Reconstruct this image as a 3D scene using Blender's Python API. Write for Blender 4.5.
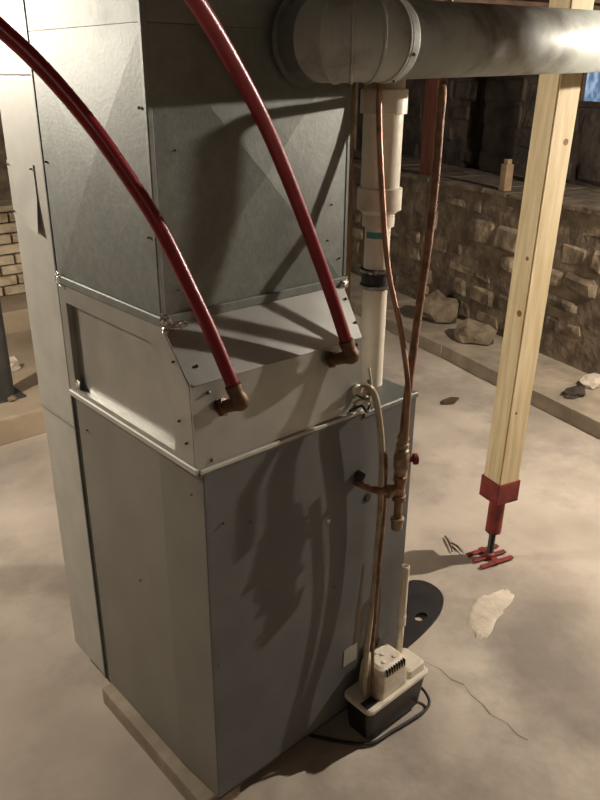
import bpy, bmesh, math, random
from mathutils import Vector, Matrix, noise
random.seed(11)
scene = bpy.context.scene
COL = scene.collection
for o in list(bpy.data.objects):
    bpy.data.objects.remove(o)

# ------------------------------------------------------------------ camera
cam_d = bpy.data.cameras.new('camera')
cam_d.sensor_fit = 'VERTICAL'
cam_d.sensor_height = 24.0
cam_d.lens = 748.95 / 800 * 24.0
cam_d.clip_start = 0.02
cam = bpy.data.objects.new('camera', cam_d)
COL.objects.link(cam)
cam.matrix_world = (Matrix.Translation((-0.713, -1.084, 1.669)) @
                    Matrix.Rotation(math.radians(-41.931), 4, 'Z') @
                    Matrix.Rotation(math.radians(66.731), 4, 'X') @
                    Matrix.Rotation(math.radians(0.527), 4, 'Z'))
scene.camera = cam

# ------------------------------------------------------------------ world, exposure
world = bpy.data.worlds.new('world')
scene.world = world
world.use_nodes = True
world.node_tree.nodes['Background'].inputs[0].default_value = (0.30, 0.42, 0.6, 1)
world.node_tree.nodes['Background'].inputs[1].default_value = 0.6
vs = scene.view_settings
vs.view_transform = 'Standard'
vs.look = 'None'
vs.gamma = 1.0
vs.use_curve_mapping = False
vs.exposure = 0.42

# bare ceiling bulbs and one added fill: position of the glass, radiated power in watts, warm tint
BULBS = [
    ('bare warm bulb in porcelain holder beyond the wooden post', (2.60, -0.62, 1.87), 215.0),
    ('bare warm bulb in porcelain holder left of the return duct', (-0.72, 1.90, 1.88), 112.0),
    ('weak fill bulb added in a porcelain holder behind the photographer', (-1.15, -1.65, 1.88), 6.0),  # added weak fill, no lamp known there
]
BULB_TINT = (1.0, 0.90, 0.785)

# ------------------------------------------------------------------ helpers
HROT = Matrix.Rotation(math.radians(-15), 3, 'Z')      # the house is turned 15 degrees against the furnace


def H(x, y, z=0.0):
    return HROT @ Vector((x, y, z))


def lin(r, g, b):
    f = lambda c: (c / 12.92 if c <= 0.04045 else ((c + 0.055) / 1.055) ** 2.4)
    return (f(r / 255), f(g / 255), f(b / 255), 1)


def mat(name, c1, c2=None, rough=0.6, metal=0.0, scale=8.0, detail=6.0, bump=0.0, bscale=None, c3=None, s3=2.0,
        lo=0.35, hi=0.65, rough2=None, stretch=None, spec=0.5, coat=0.0):
    """procedural material: two-tone noise, optional large stain tone, bump"""
    m = bpy.data.materials.new(name)
    m.use_nodes = True
    nt = m.node_tree
    N = nt.nodes
    L = nt.links
    bsdf = N['Principled BSDF']
    tc = N.new('ShaderNodeTexCoord')
    src = tc.outputs['Object']
    if stretch:
        mp = N.new('ShaderNodeMapping')
        mp.inputs['Scale'].default_value = stretch
        L.new(src, mp.inputs[0])
        src = mp.outputs[0]
    n1 = N.new('ShaderNodeTexNoise')
    n1.inputs['Scale'].default_value = scale
    n1.inputs['Detail'].default_value = detail
    L.new(src, n1.inputs['Vector'])
    cr = N.new('ShaderNodeValToRGB')
    cr.color_ramp.elements[0].position = lo
    cr.color_ramp.elements[1].position = hi
    cr.color_ramp.elements[0].color = c1
    cr.color_ramp.elements[1].color = c2 or c1
    L.new(n1.outputs['Fac'], cr.inputs[0])
    out = cr.outputs[0]
    if c3:
        n3 = N.new('ShaderNodeTexNoise')
        n3.inputs['Scale'].default_value = s3
        n3.inputs['Detail'].default_value = 8
        n3.inputs['Roughness'].default_value = 0.62
        L.new(tc.outputs['Object'], n3.inputs['Vector'])
        r3 = N.new('ShaderNodeValToRGB')
        r3.color_ramp.elements[0].position = 0.48
        r3.color_ramp.elements[1].position = 0.66
        L.new(n3.outputs['Fac'], r3.inputs[0])
        mx = N.new('ShaderNodeMix')
        mx.data_type = 'RGBA'
        L.new(r3.outputs[0], mx.inputs['Factor'])
        L.new(out, mx.inputs['A'])
        mx.inputs['B'].default_value = c3
        out = mx.outputs['Result']
    L.new(out, bsdf.inputs['Base Color'])
    bsdf.inputs['Metallic'].default_value = metal
    bsdf.inputs['Roughness'].default_value = rough
    bsdf.inputs['Specular IOR Level'].default_value = spec
    bsdf.inputs['Coat Weight'].default_value = coat
    if rough2 is not None:
        mr = N.new('ShaderNodeMapRange')
        mr.inputs['To Min'].default_value = rough
        mr.inputs['To Max'].default_value = rough2
        L.new(n1.outputs['Fac'], mr.inputs['Value'])
        L.new(mr.outputs[0], bsdf.inputs['Roughness'])
    if bump:
        nb = N.new('ShaderNodeTexNoise')
        nb.inputs['Scale'].default_value = bscale or scale * 3
        nb.inputs['Detail'].default_value = 6
        L.new(src, nb.inputs['Vector'])
        b = N.new('ShaderNodeBump')
        b.inputs['Strength'].default_value = bump
        b.inputs['Distance'].default_value = 0.02
        L.new(nb.outputs['Fac'], b.inputs['Height'])
        L.new(b.outputs[0], bsdf.inputs['Normal'])
    return m


def emit(name, c, s, c2=None):
    m = bpy.data.materials.new(name)
    m.use_nodes = True
    nt = m.node_tree
    e = nt.nodes.new('ShaderNodeEmission')
    e.inputs[0].default_value = (*c[:3], 1)
    e.inputs[1].default_value = s
    if c2:
        n = nt.nodes.new('ShaderNodeTexNoise')
        n.inputs['Scale'].default_value = 3.5
        cr = nt.nodes.new('ShaderNodeValToRGB')
        cr.color_ramp.elements[0].color = (*c[:3], 1)
        cr.color_ramp.elements[1].color = (*c2[:3], 1)
        cr.color_ramp.elements[0].position = 0.4
        cr.color_ramp.elements[1].position = 0.65
        nt.links.new(n.outputs['Fac'], cr.inputs[0])
        nt.links.new(cr.outputs[0], e.inputs[0])
    nt.links.new(e.outputs[0], nt.nodes['Material Output'].inputs[0])
    return m


class MB:
    """collects shapes of one part, in world coordinates"""

    def __init__(s):
        s.v = []
        s.f = []
        s.smooth = []

    def add(s, vs_, fs, smooth=False):
        k = len(s.v)
        s.v += [Vector(p) for p in vs_]
        for f in fs:
            s.f.append(tuple(i + k for i in f))
            s.smooth.append(smooth)
        return s

    def box(s, a, b, rot=None, bev=0.0, org=None):
        x0, y0, z0 = a
        x1, y1, z1 = b
        bm = bmesh.new()
        bmesh.ops.create_cube(bm, size=1.0)
        for v in bm.verts:
            v.co = Vector(((v.co.x + .5) * (x1 - x0) + x0, (v.co.y + .5) * (y1 - y0) + y0, (v.co.z + .5) * (z1 - z0) + z0))
        if bev:
            bmesh.ops.bevel(bm, geom=bm.edges[:], offset=bev, segments=2 if bev > .002 else 1, profile=.6, affect='EDGES', clamp_overlap=True)
        s.bm(bm, rot, org)
        return s

    def bm(s, bm, rot=None, org=None, smooth=False):
        bm.verts.index_update()
        vs_ = []
        for v in bm.verts:
            c = v.co.copy()
            if rot is not None:
                c = rot @ c
            if org is not None:
                c = c + Vector(org)
            vs_.append(c)
        s.add(vs_, [[v.index for v in f.verts] for f in bm.faces], smooth)
        bm.free()

    def tube(s, pts, r, n=16, cap=True, smoothed=6):
        """swept circle along a smoothed path; r a number or one radius per point"""
        P = [Vector(p) for p in pts]
        R = r if isinstance(r, (list, tuple)) else [r] * len(P)
        if smoothed and len(P) > 2:
            Q, RR = [], []
            for i in range(len(P) - 1):
                p0, p1, p2, p3 = P[max(i - 1, 0)], P[i], P[i + 1], P[min(i + 2, len(P) - 1)]
                for k in range(smoothed):
                    t = k / smoothed
                    Q.append(0.5 * ((2 * p1) + (p2 - p0) * t + (2 * p0 - 5 * p1 + 4 * p2 - p3) * t * t + (3 * p1 - p0 - 3 * p2 + p3) * t ** 3))
                    RR.append(R[i] * (1 - t) + R[i + 1] * t)
            Q.append(P[-1])
            RR.append(R[-1])
            P, R = Q, RR
        T = []
        for i in range(len(P)):
            a = P[max(i - 1, 0)]
            b = P[min(i + 1, len(P) - 1)]
            T.append((b - a).normalized())
        u = T[0].orthogonal().normalized()
        vs_, fs = [], []
        for i, p in enumerate(P):
            u = (u - T[i] * u.dot(T[i])).normalized()
            w = T[i].cross(u)
            for k in range(n):
                a = 2 * math.pi * k / n
                vs_.append(p + (u * math.cos(a) + w * math.sin(a)) * R[i])
        for i in range(len(P) - 1):
            for k in range(n):
                fs.append((i * n + k, i * n + (k + 1) % n, (i + 1) * n + (k + 1) % n, (i + 1) * n + k))
        s.add(vs_, fs, True)
        if cap:
            k = len(s.v) - len(vs_)
            s.f.append(tuple(k + j for j in reversed(range(n))))
            s.smooth.append(False)
            s.f.append(tuple(k + (len(P) - 1) * n + j for j in range(n)))
            s.smooth.append(False)
        return s

    def lathe(s, base, axis, prof, n=24, up=None):
        """prof = [(radius, height along the axis)...], closed with end caps; steps stay sharp"""
        a = Vector(axis).normalized()
        u = (Vector(up) if up else a.orthogonal()).normalized()
        w = a.cross(u)
        b = Vector(base)
        for j in range(len(prof) - 1):
            (r0, h0), (r1, h1) = prof[j], prof[j + 1]
            vs_ = []
            for (r, h) in ((r0, h0), (r1, h1)):
                for k in range(n):
                    t = 2 * math.pi * k / n
                    vs_.append(b + a * h + (u * math.cos(t) + w * math.sin(t)) * max(r, 1e-5))
            s.add(vs_, [(k, (k + 1) % n, n + (k + 1) % n, n + k) for k in range(n)], True)
        for (r, h), rev in ((prof[0], True), (prof[-1], False)):
            if r > 1e-4:
                vs_ = [b + a * h + (u * math.cos(2 * math.pi * k / n) + w * math.sin(2 * math.pi * k / n)) * r for k in range(n)]
                s.add(vs_, [tuple(reversed(range(n))) if rev else tuple(range(n))])
        return s

    def plate(s, poly, thick, nrm):
        """extrude a planar polygon along nrm"""
        nrm = Vector(nrm).normalized() * thick
        n = len(poly)
        vs_ = [Vector(p) for p in poly] + [Vector(p) + nrm for p in poly]
        fs = [tuple(reversed(range(n))), tuple(range(n, 2 * n))]
        fs += [(k, (k + 1) % n, n + (k + 1) % n, n + k) for k in range(n)]
        s.add(vs_, fs)
        return s

    def build(s, name, material, parent=None, base=None, bevel=0.0):
        me = bpy.data.meshes.new(name)
        if parent is not None:
            o0 = parent_world(parent)
        elif base is not None:
            o0 = Vector(base)
        else:
            xs = [v.x for v in s.v]
            ys = [v.y for v in s.v]
            o0 = Vector(((min(xs) + max(xs)) / 2, (min(ys) + max(ys)) / 2, min(v.z for v in s.v)))
        me.from_pydata([tuple(v - o0) for v in s.v], [], s.f)
        me.polygons.foreach_set('use_smooth', s.smooth)
        bm = bmesh.new()
        bm.from_mesh(me)
        bmesh.ops.recalc_face_normals(bm, faces=bm.faces[:])
        bm.to_mesh(me)
        bm.free()
        me.materials.append(material)
        o = bpy.data.objects.new(name, me)
        COL.objects.link(o)
        if parent is not None:
            o.parent = parent
        else:
            o.location = o0
        if bevel:
            md = o.modifiers.new('bevel', 'BEVEL')
            md.width = bevel
            md.segments = 2
            md.limit_method = 'ANGLE'
        return o


def parent_world(p):
    w = Vector((0, 0, 0))
    while p is not None:
        w += p.location
        p = p.parent
    return w


def tag(o, label=None, cat=None, group=None, kind=None):
    if label:
        o['label'] = label
    if cat:
        o['category'] = cat
    if group:
        o['group'] = group
    if kind:
        o['kind'] = kind
    return o


def thing(name, loc, label, cat, group=None):
    e = bpy.data.objects.new(name, None)
    e.empty_display_size = 0.05
    e.location = loc
    COL.objects.link(e)
    return tag(e, label, cat, group)


def screw(parent, p, nrm, m, r=0.0045):
    b = MB()
    b.lathe(Vector(p), nrm, [(r * 1.25, 0), (r * 1.25, .0012), (r, .0014), (r, .004), (r * .6, .005)], n=6)
    return b.build('screw', m, parent)


# ------------------------------------------------------------------ materials
M = {}
M['floor'] = mat('concrete_floor', lin(150, 137, 122), lin(201, 189, 173), rough=.82, scale=1.7, detail=10, bump=.25, bscale=9,
                 c3=lin(138, 128, 117), s3=1.3, lo=.3, hi=.7)
M['concrete'] = mat('old_concrete', lin(132, 121, 104), lin(166, 152, 131), rough=.9, scale=6, bump=.4, bscale=20)
M['slab'] = mat('raised_slab_concrete', lin(150, 135, 113), lin(178, 160, 134), rough=.9, scale=3, bump=.4, bscale=14)
M['patch'] = mat('mortar_patch', lin(188, 175, 156), lin(212, 200, 182), rough=.9, scale=14, bump=.3)
M['crack'] = mat('crack', lin(140, 125, 108), lin(122, 108, 92), rough=.95, scale=12)
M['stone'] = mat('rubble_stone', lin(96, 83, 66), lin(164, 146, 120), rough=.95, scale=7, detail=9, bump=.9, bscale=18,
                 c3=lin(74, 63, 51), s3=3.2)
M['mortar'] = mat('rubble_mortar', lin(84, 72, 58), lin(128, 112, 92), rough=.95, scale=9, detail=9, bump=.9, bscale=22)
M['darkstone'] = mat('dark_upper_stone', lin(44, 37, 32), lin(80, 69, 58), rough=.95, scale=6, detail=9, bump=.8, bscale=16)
M['brick'] = mat('whitewashed_brick', lin(186, 170, 142), lin(210, 194, 164), rough=.9, scale=14, bump=.4, c3=lin(150, 128, 104), s3=6)
M['brickmortar'] = mat('brick_mortar', lin(88, 75, 60), lin(104, 90, 73), rough=.95, scale=20)
M['wood_dark'] = mat('old_joist_wood', lin(62, 46, 33), lin(88, 66, 47), rough=.85, scale=5, stretch=(1, 9, 9), bump=.3)
M['board'] = mat('old_floor_board', lin(58, 43, 31), lin(80, 60, 43), rough=.9, scale=4, stretch=(1, 6, 6), bump=.3)
M['redwood'] = mat('red_brown_wood', lin(84, 47, 34), lin(108, 62, 44), rough=.85, scale=5, stretch=(8, 8, 1), bump=.2)
M['galv'] = mat('galvanized_sheet', lin(120, 123, 117), lin(130, 133, 126), rough=.5, rough2=.6, metal=.5, scale=60, detail=3,
                bump=.05, bscale=140, c3=lin(108, 111, 105), s3=5)
M['galv_new'] = mat('galvanized_new_sheet', lin(176, 174, 163), lin(186, 184, 172), rough=.5, rough2=.55, metal=.15, scale=12, detail=3,
                    bump=.03, bscale=60)
M['galv_case'] = mat('coil_case_sheet', lin(166, 166, 160), lin(180, 180, 173), rough=.36, rough2=.44, metal=.65, scale=9, detail=4,
                     bump=.03, bscale=18)
M['pipe'] = mat('dull_galvanized_pipe', lin(172, 177, 168), lin(188, 193, 184), rough=.52, rough2=.66, metal=.15, scale=9, detail=7,
                bump=.05, bscale=20, c3=lin(120, 117, 108), s3=5)
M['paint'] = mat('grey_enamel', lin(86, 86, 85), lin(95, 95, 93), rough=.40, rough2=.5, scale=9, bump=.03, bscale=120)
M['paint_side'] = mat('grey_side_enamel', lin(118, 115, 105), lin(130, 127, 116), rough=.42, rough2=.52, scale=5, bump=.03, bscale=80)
M['seam'] = mat('dark_seam', lin(34, 30, 26), lin(44, 39, 33), rough=.8)
M['foil'] = mat('crumpled_foil_tape', lin(205, 203, 196), lin(225, 222, 214), rough=.22, metal=.9, scale=40, bump=.9, bscale=70)
M['screw'] = mat('zinc_screw', lin(110, 106, 98), lin(140, 136, 126), rough=.4, metal=.8, scale=40)
M['blackscrew'] = mat('dark_screw', lin(36, 32, 28), lin(48, 43, 38), rough=.5, scale=40)
M['red'] = mat('red_hose', lin(120, 15, 27), lin(132, 20, 33), rough=.34, scale=12, spec=.5)
M['brass'] = mat('tarnished_brass', lin(84, 62, 42), lin(112, 84, 56), rough=.5, metal=.5, scale=30, bump=.1)
M['pvc'] = mat('white_pvc', lin(222, 212, 192), lin(232, 224, 206), rough=.42, scale=6, c3=lin(206, 192, 168), s3=8)
M['teal'] = mat('teal_print', lin(70, 140, 132), lin(90, 155, 146), rough=.6, scale=60)
M['rubber'] = mat('black_rubber', lin(30, 28, 27), lin(38, 36, 34), rough=.55, scale=20)
M['steel'] = mat('steel_band', lin(150, 150, 146), lin(176, 176, 170), rough=.3, metal=.85, scale=30)
M['copper'] = mat('dull_copper', lin(166, 124, 100), lin(186, 144, 118), rough=.45, metal=.4, scale=22, c3=lin(128, 92, 72), s3=14)
M['rust'] = mat('rusty_pipe', lin(128, 92, 70), lin(164, 128, 102), rough=.6, metal=.25, scale=30, c3=lin(100, 64, 46), s3=12, bump=.2)
M['tan'] = mat('tan_insulation', lin(124, 104, 76), lin(144, 122, 90), rough=.8, scale=20)
M['vgrey'] = mat('valve_body', lin(140, 124, 96), lin(170, 152, 122), rough=.5, metal=.4, scale=30, c3=lin(122, 88, 60), s3=18)
M['clear'] = mat('cloudy_drain_tube', lin(176, 164, 138), lin(192, 180, 154), rough=.35, scale=14, c3=lin(140, 104, 66), s3=6)
M['pumpwhite'] = mat('pump_white_plastic', lin(214, 204, 184), lin(228, 219, 200), rough=.5, scale=18, c3=lin(186, 166, 138), s3=12)
M['pumpblack'] = mat('pump_black_plastic', lin(26, 24, 22), lin(36, 33, 30), rough=.38, scale=12)
M['sticker'] = mat('pale_sticker', lin(150, 146, 136), lin(160, 156, 146), rough=.6, scale=20)
M['timber'] = mat('pine_timber', lin(208, 186, 142), lin(228, 210, 170), rough=.7, scale=6, stretch=(9, 9, .8), bump=.06, bscale=40)
M['knot'] = mat('pine_knot', lin(120, 78, 44), lin(146, 100, 60), rough=.7, scale=60)
M['redpaint'] = mat('red_oxide_paint', lin(116, 36, 30), lin(138, 48, 40), rough=.6, scale=14, c3=lin(92, 32, 26), s3=18)
M['column'] = mat('dark_steel_column', lin(60, 58, 54), lin(76, 73, 68), rough=.6, metal=.2, scale=10, bump=.2)
M['porcelain'] = mat('porcelain', lin(220, 216, 206), lin(226, 222, 212), rough=.3, scale=5)
M['stain'] = mat('rust_stain', lin(80, 66, 52), lin(90, 77, 63), rough=.7, scale=30)
BULB_R = 0.02

# ------------------------------------------------------------------ structure: floor
ZC = 2.02      # underside of the joists


def floor_z(x, y):
    return 0.004 * noise.noise((x * 1.3, y * 1.3, 3)) + 0.002 * noise.noise((x * 5, y * 5, 1)) - 0.004


fl = MB()
nx, ny = 90, 120
vs_, fs = [], []
for j in range(ny + 1):
    for i in range(nx + 1):
        x = -3.4 + 7.6 * i / nx
        y = -3.4 + 10.4 * j / ny
        z = floor_z(x, y)
        vs_.append(Vector((x, y, z)))
for j in range(ny):
    for i in range(nx):
        a = j * (nx + 1) + i
        fs.append((a, a + 1, a + nx + 2, a + nx + 1))
fl.add(vs_, fs, True)
floor = tag(fl.build('floor', M['floor'], base=(0, 0, 0)), 'worn beige concrete basement floor with pale and grey stains', kind='structure')

# mortar patch and hairline crack in the floor
mp = MB()
A_, B_ = Vector((1.01, -.005, 0)), Vector((1.315, .065, 0))
ax_ = (B_ - A_) / 2
sd_v = Vector((-ax_.y, ax_.x, 0)).normalized()
nr = 56
rings_ = []
for fr_ in (0, .35, .7, .93, 1.0):
    rg_ = []
    for k in range(nr):
        a = 2 * math.pi * k / nr
        wob = 1 + .22 * noise.noise((math.cos(a) * 2.2, math.sin(a) * 2.2, 5)) + .12 * noise.noise((math.cos(a) * 6, math.sin(a) * 6, 8))
        p = (A_ + B_) / 2 + ax_ * math.cos(a) * fr_ * wob + sd_v * math.sin(a) * .052 * fr_ * wob - sd_v * .03 * (math.cos(a) * fr_) ** 2
        rg_.append(Vector((p.x, p.y, floor_z(p.x, p.y) + (.0022 if fr_ < .95 else -.0015))))
    rings_.append(rg_)
mp.add([p for r in rings_ for p in r], [(i_ * nr + k, i_ * nr + (k + 1) % nr, (i_ + 1) * nr + (k + 1) % nr, (i_ + 1) * nr + k) for i_ in range(1, 4) for k in range(nr)] + [tuple(range(nr, 2 * nr))], True)
tag(mp.build('mortar_patch', M['patch'], floor), 'pale smeared mortar patch')
ck = MB()
cpts = [(.800, .030), (.815, -.040), (.806, -.090), (.818, -.130), (.800, -.170), (.795, -.215), (.780, -.250), (.790, -.300), (.776, -.340), (.782, -.372)]
for k in range(len(cpts) - 1):
    a, b = Vector((*cpts[k], floor_z(*cpts[k]) + .0009)), Vector((*cpts[k + 1], floor_z(*cpts[k + 1]) + .0009))
    d = (b - a).normalized().cross(Vector((0, 0, 1))) * (.0007 + .0007 * (k % 3))
    ck.add([a - d, a + d, b + d, b - d], [(0, 1, 2, 3)])
ck.build('crack', M['crack'], floor)

# raised slab behind on the left, with a higher step
sl = MB()
sl.box((-2.2, 2.34, -.01), (1.6, 3.62, .13), bev=.012)
raised = tag(sl.build('floor_raised_slab', M['slab']), 'raised concrete slab edge behind the duct on the left', kind='structure')
st = MB()
st.box((-2.2, 3.625, -.01), (1.9, 4.6, .27), bev=.015)
tag(st.build('floor_upper_step', M['slab']), 'higher concrete step in front of the whitewashed bricks', kind='structure')

# ------------------------------------------------------------------ structure: right wall
def stone_wall(root, xf, y0, y1, z0, z1, m, seed, hmin=.10, hmax=.19, wmin=.14, wmax=.36):
    rnd = random.Random(seed)
    z = z0
    while z < z1 - .03:
        h = min(rnd.uniform(hmin, hmax), z1 - z)
        if z1 - (z + h) < .05:
            h = z1 - z
        y = y0 + rnd.uniform(-.1, 0)
        while y < y1:
            w = rnd.uniform(wmin, wmax)
            bm = bmesh.new()
            bmesh.ops.create_cube(bm, size=1.0)
            g = .008
            pr = rnd.uniform(-.012, .028)
            for v in bm.verts:
                yy = y + (v.co.y + .5) * (w - g)
                zz = z + (v.co.z + .5) * (h - g)
                if v.co.x < 0:
                    xx = xf - pr + rnd.uniform(-.012, .012)
                    yy += rnd.uniform(-.028, .028) - v.co.y * .03
                    zz += rnd.uniform(-.022, .022) - v.co.z * .03
                else:
                    xx = xf + .06
                v.co = (xx, yy, zz)
            bmesh.ops.bevel(bm, geom=[e for e in bm.edges if min(v.co.x for v in e.verts) < xf + .04], offset=rnd.uniform(.016, .03), segments=1, affect='EDGES', clamp_overlap=True)
            b = MB()
            b.bm(bm, rot=HROT)
            b.build('stone', m, root)
            y += w
        z += h


XW = 2.95
wr = MB()
wr.box((XW + .02, -2.6, -.05), (XW + .34, 5.6, .985), rot=HROT, bev=.01)
wall_right = tag(wr.build('wall_right', M['mortar'], base=H(XW + .2, 1.5, 0)), 'low rubble stone wall with a flat ledge on top', kind='structure')
stone_wall(wall_right, XW + .02, .4, 4.4, .09, .97, M['stone'], 5)
cap = MB()
nseg = 40
for k in range(nseg):
    a = -2.6 + 8.2 * k / nseg
    b_ = -2.6 + 8.2 * (k + 1) / nseg
    d = .02 * noise.noise((k * .6, 0, 0))
    cap.box((XW - .01 + d, a, .985), (XW + .72, b_ + .002, 1.012 + .012 * noise.noise((k * .4, 7, 0))), rot=HROT, bev=.006)
cap.build('ledge_cap', M['mortar'], wall_right)

wu = MB()
wu.box((XW + .72, -2.6, -.05), (XW + .95, 5.6, 1.50), rot=HROT)
wu.box((XW + .72, -2.6, 1.50), (XW + .95, 2.28, 2.25), rot=HROT)
wu.box((XW + .72, 2.83, 1.50), (XW + .95, 5.6, 2.25), rot=HROT)
wu.box((XW + .72, 2.28, 1.90), (XW + .95, 2.83, 2.25), rot=HROT)
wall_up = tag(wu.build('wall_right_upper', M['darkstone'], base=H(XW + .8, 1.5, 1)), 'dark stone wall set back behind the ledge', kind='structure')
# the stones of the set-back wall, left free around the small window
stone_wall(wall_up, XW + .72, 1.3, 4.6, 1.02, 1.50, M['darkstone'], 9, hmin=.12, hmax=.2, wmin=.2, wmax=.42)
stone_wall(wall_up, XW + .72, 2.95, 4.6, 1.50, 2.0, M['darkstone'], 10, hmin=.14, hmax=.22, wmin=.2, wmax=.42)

# small basement window
wn = thing('window_1', H(XW + .82, 2.55, 1.50), 'small dirty basement window letting in bluish daylight', 'window')
del wn['category']
wn['kind'] = 'structure'
fr = MB()
for (a, b_) in (((-.01, 2.285, 1.505), (.05, 2.825, 1.54)), ((-.01, 2.285, 1.865), (.05, 2.825, 1.895)),
                ((-.01, 2.285, 1.54), (.05, 2.32, 1.865)), ((-.01, 2.79, 1.54), (.05, 2.825, 1.865)), ((-.005, 2.545, 1.54), (.04, 2.565, 1.865))):
    fr.box((XW + .80 + a[0], a[1], a[2]), (XW + .80 + b_[0], b_[1], b_[2]), rot=HROT, bev=.003)
fr.build('window_frame', M['wood_dark'], wn)
M['sky'] = emit('dirty_daylit_pane', (.12, .19, .30), 0.75, (.40, .54, .72))
for (a, b_) in ((2.322, 2.543), (2.567, 2.788)):
    pn = MB()
    pn.box((XW + .82, a, 1.542), (XW + .826, b_, 1.863), rot=HROT)
    pn.build('pane', M['sky'], wn)

# footing curb along the right wall
cb = MB()
nseg = 46
prev = None
for k in range(nseg):
    a = -2.2 + 7.4 * k / nseg
    b_ = -2.2 + 7.4 * (k + 1) / nseg
    d = .018 * noise.noise((k * .35, 3, 0))
    cb.box((2.50 + d, a, -.02), (XW + .03, b_ + .001, .082 + .004 * noise.noise((k * .3, 9, 0))), rot=HROT, bev=.004)
tag(cb.build('trim_footing', M['concrete'], base=H(2.7, 1.5, 0)), 'low concrete footing ledge running along the stone wall', kind='structure')

# remaining shell of the basement
for nm, a, b_, lb in (('wall_back', (-2.6, 5.6, -.05), (4.0, 5.8, 2.4), 'dark rough basement wall at the far end'),
                      ('wall_left', (-2.8, -3.0, -.05), (-2.6, 5.8, 2.4), 'rough basement wall on the left, out of view'),
                      ('wall_front', (-2.6, -3.0, -.05), (4.0, -2.8, 2.4), 'rough basement wall behind the photographer')):
    w = MB()
    w.box(a, b_, rot=HROT)
    tag(w.build(nm, M['mortar']), lb, kind='structure')
ce = MB()
ce.box((-2.8, -3.0, ZC + .225), (4.0, 5.8, ZC + .30), rot=HROT)
ceiling = tag(ce.build('ceiling', M['board'], base=(0, 0, ZC)), 'dark plank ceiling carried on old joists', kind='structure')
k = 0
y = -2.7
while y < 5.6:
    j = MB()
    j.box((-2.6, y, ZC), (3.9, y + .048, ZC + .198), rot=HROT, bev=.003)
    j.build('joist', M['wood_dark'], ceiling)
    y += .41
x = -2.6
while x < 3.9:
    p = MB()
    p.box((x, -2.8, ZC + .200), (x + .135, 5.6, ZC + .222), rot=HROT)
    p.build('plank', M['board'], ceiling)
    x += .14

# brick pier seen past the duct on the left
pr = MB()
pr.box((.72, 4.02, .272), (1.50, 4.25, .83))
pier = tag(pr.build('wall_brick_pier', M['brickmortar']), 'low whitewashed brick pier on the step behind the duct', kind='structure')
rnd = random.Random(4)
for r_ in range(8):
    z = .274 + r_ * .07
    off = .105 if r_ % 2 else 0
    x = .70 - off
    while x < 1.5:
        a, b_ = max(x, .70), min(x + .2, 1.515)
        if b_ - a > .03:
            bk = MB()
            bk.box((a + .004, 3.995 - rnd.uniform(0, .012), z + .004), (b_ - .004, 4.05, z + .062), bev=.006)
            bk.build('brick', M['brick'], pier)
        x += .21
cpb = MB()
cpb.box((.69, 3.985, .836), (1.525, 4.27, .875), bev=.008)
cpb.build('coping', M['brick'], pier)

# ------------------------------------------------------------------ furnace
ZB, ZT = 0.055, 0.956          # cabinet bottom and top
W, D = 0.650, 0.537
t = thing('furnace', (W / 2, D / 2, ZB), 'grey enamelled furnace cabinet standing on blocks in the middle of the floor', 'furnace')
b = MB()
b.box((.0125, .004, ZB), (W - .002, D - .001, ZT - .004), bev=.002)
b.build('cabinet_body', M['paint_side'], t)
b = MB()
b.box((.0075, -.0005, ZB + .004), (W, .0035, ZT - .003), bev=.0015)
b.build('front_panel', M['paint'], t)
b = MB()
b.plate([(.0085, .0005, ZB + .004), (-.0005, .150, ZB + .004), (-.0005, D - .012, ZB + .004), (.0035, D - .012, ZB + .004), (.0035, .152, ZB + .004), (.0125, .0025, ZB + .004)], ZT - .007 - ZB, (0, 0, 1))
b.build('side_panel', M['paint_side'], t)
b = MB()       # top plate with a turned lip
b.box((-.002, -.003, ZT - .004), (W + .003, D - .001, ZT), bev=.0012)
b.box((.46, -.004, ZT - .014), (W + .003, -.001, ZT - .002), bev=.001)
b.build('top_plate', M['galv'], t)
b = MB()       # bottom rail
b.box((.0, -.001, ZB), (W, .004, ZB + .006))
b.build('bottom_rail', M['blackscrew'], t)
for p in ((.051, -.001, .825), (.099, -.001, .868), (.023, -.001, .466), (.38, -.001, .50), (.12, -.001, .80)):
    screw(t, p, (0, -1, 0), M['screw'], r=.002)
for p in ((-.001, .28, .55), (-.001, .48, .88), (-.001, .03, .90)):
    screw(t, p, (-1, 0, 0), M['screw'], r=.0022)
b = MB()
b.box((.425, -.0018, .215), (.475, -.0008, .270))
tag(b.build('label_sticker', M['sticker'], t), 'small pale sticker low on the front panel')
b = MB()
b.box((.350, -.0022, .700), (.358, -.0006, .706))
b.build('paint_chip', M['sticker'], t)
# rust run on the front panel below the drain tube
b = MB()
rn = random.Random(2)
lft, rgt = [], []
for k_ in range(15):
    z = .52 - k_ * .020
    wd = .003 + .011 * (k_ / 14) ** 1.5
    c = .487 - .018 * (k_ / 14)
    lft.append((c - wd * rn.uniform(.7, 1.3), -.0012, z))
    rgt.append((c + wd * rn.uniform(.7, 1.3), -.0012, z))
b.add(lft + rgt[::-1], [tuple(range(30))])
tag(b.build('rust_streak', M['stain'], t), 'brown rust streak running down the front')
b = MB()
b.lathe((.487, -.0008, .717), (0, -1, 0), [(.012, 0), (.012, .002), (.008, .003)], n=14)
b.build('grommet', M['rubber'], t)

# blocks under the furnace
bl = MB()
bl.box((-.030, .015, -.006), (.085, .520, ZB - .001), bev=.006)
tag(bl.build('concrete_block', M['concrete']), 'long pale concrete block under the left edge of the furnace', 'block', 'blocks under the furnace')
bl = MB()
bl.box((.53, .05, -.006), (.62, .50, ZB - .001), bev=.004)
tag(bl.build('concrete_block', M['concrete']), 'concrete block in the shadow under the right side of the furnace', 'block', 'blocks under the furnace')

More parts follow.
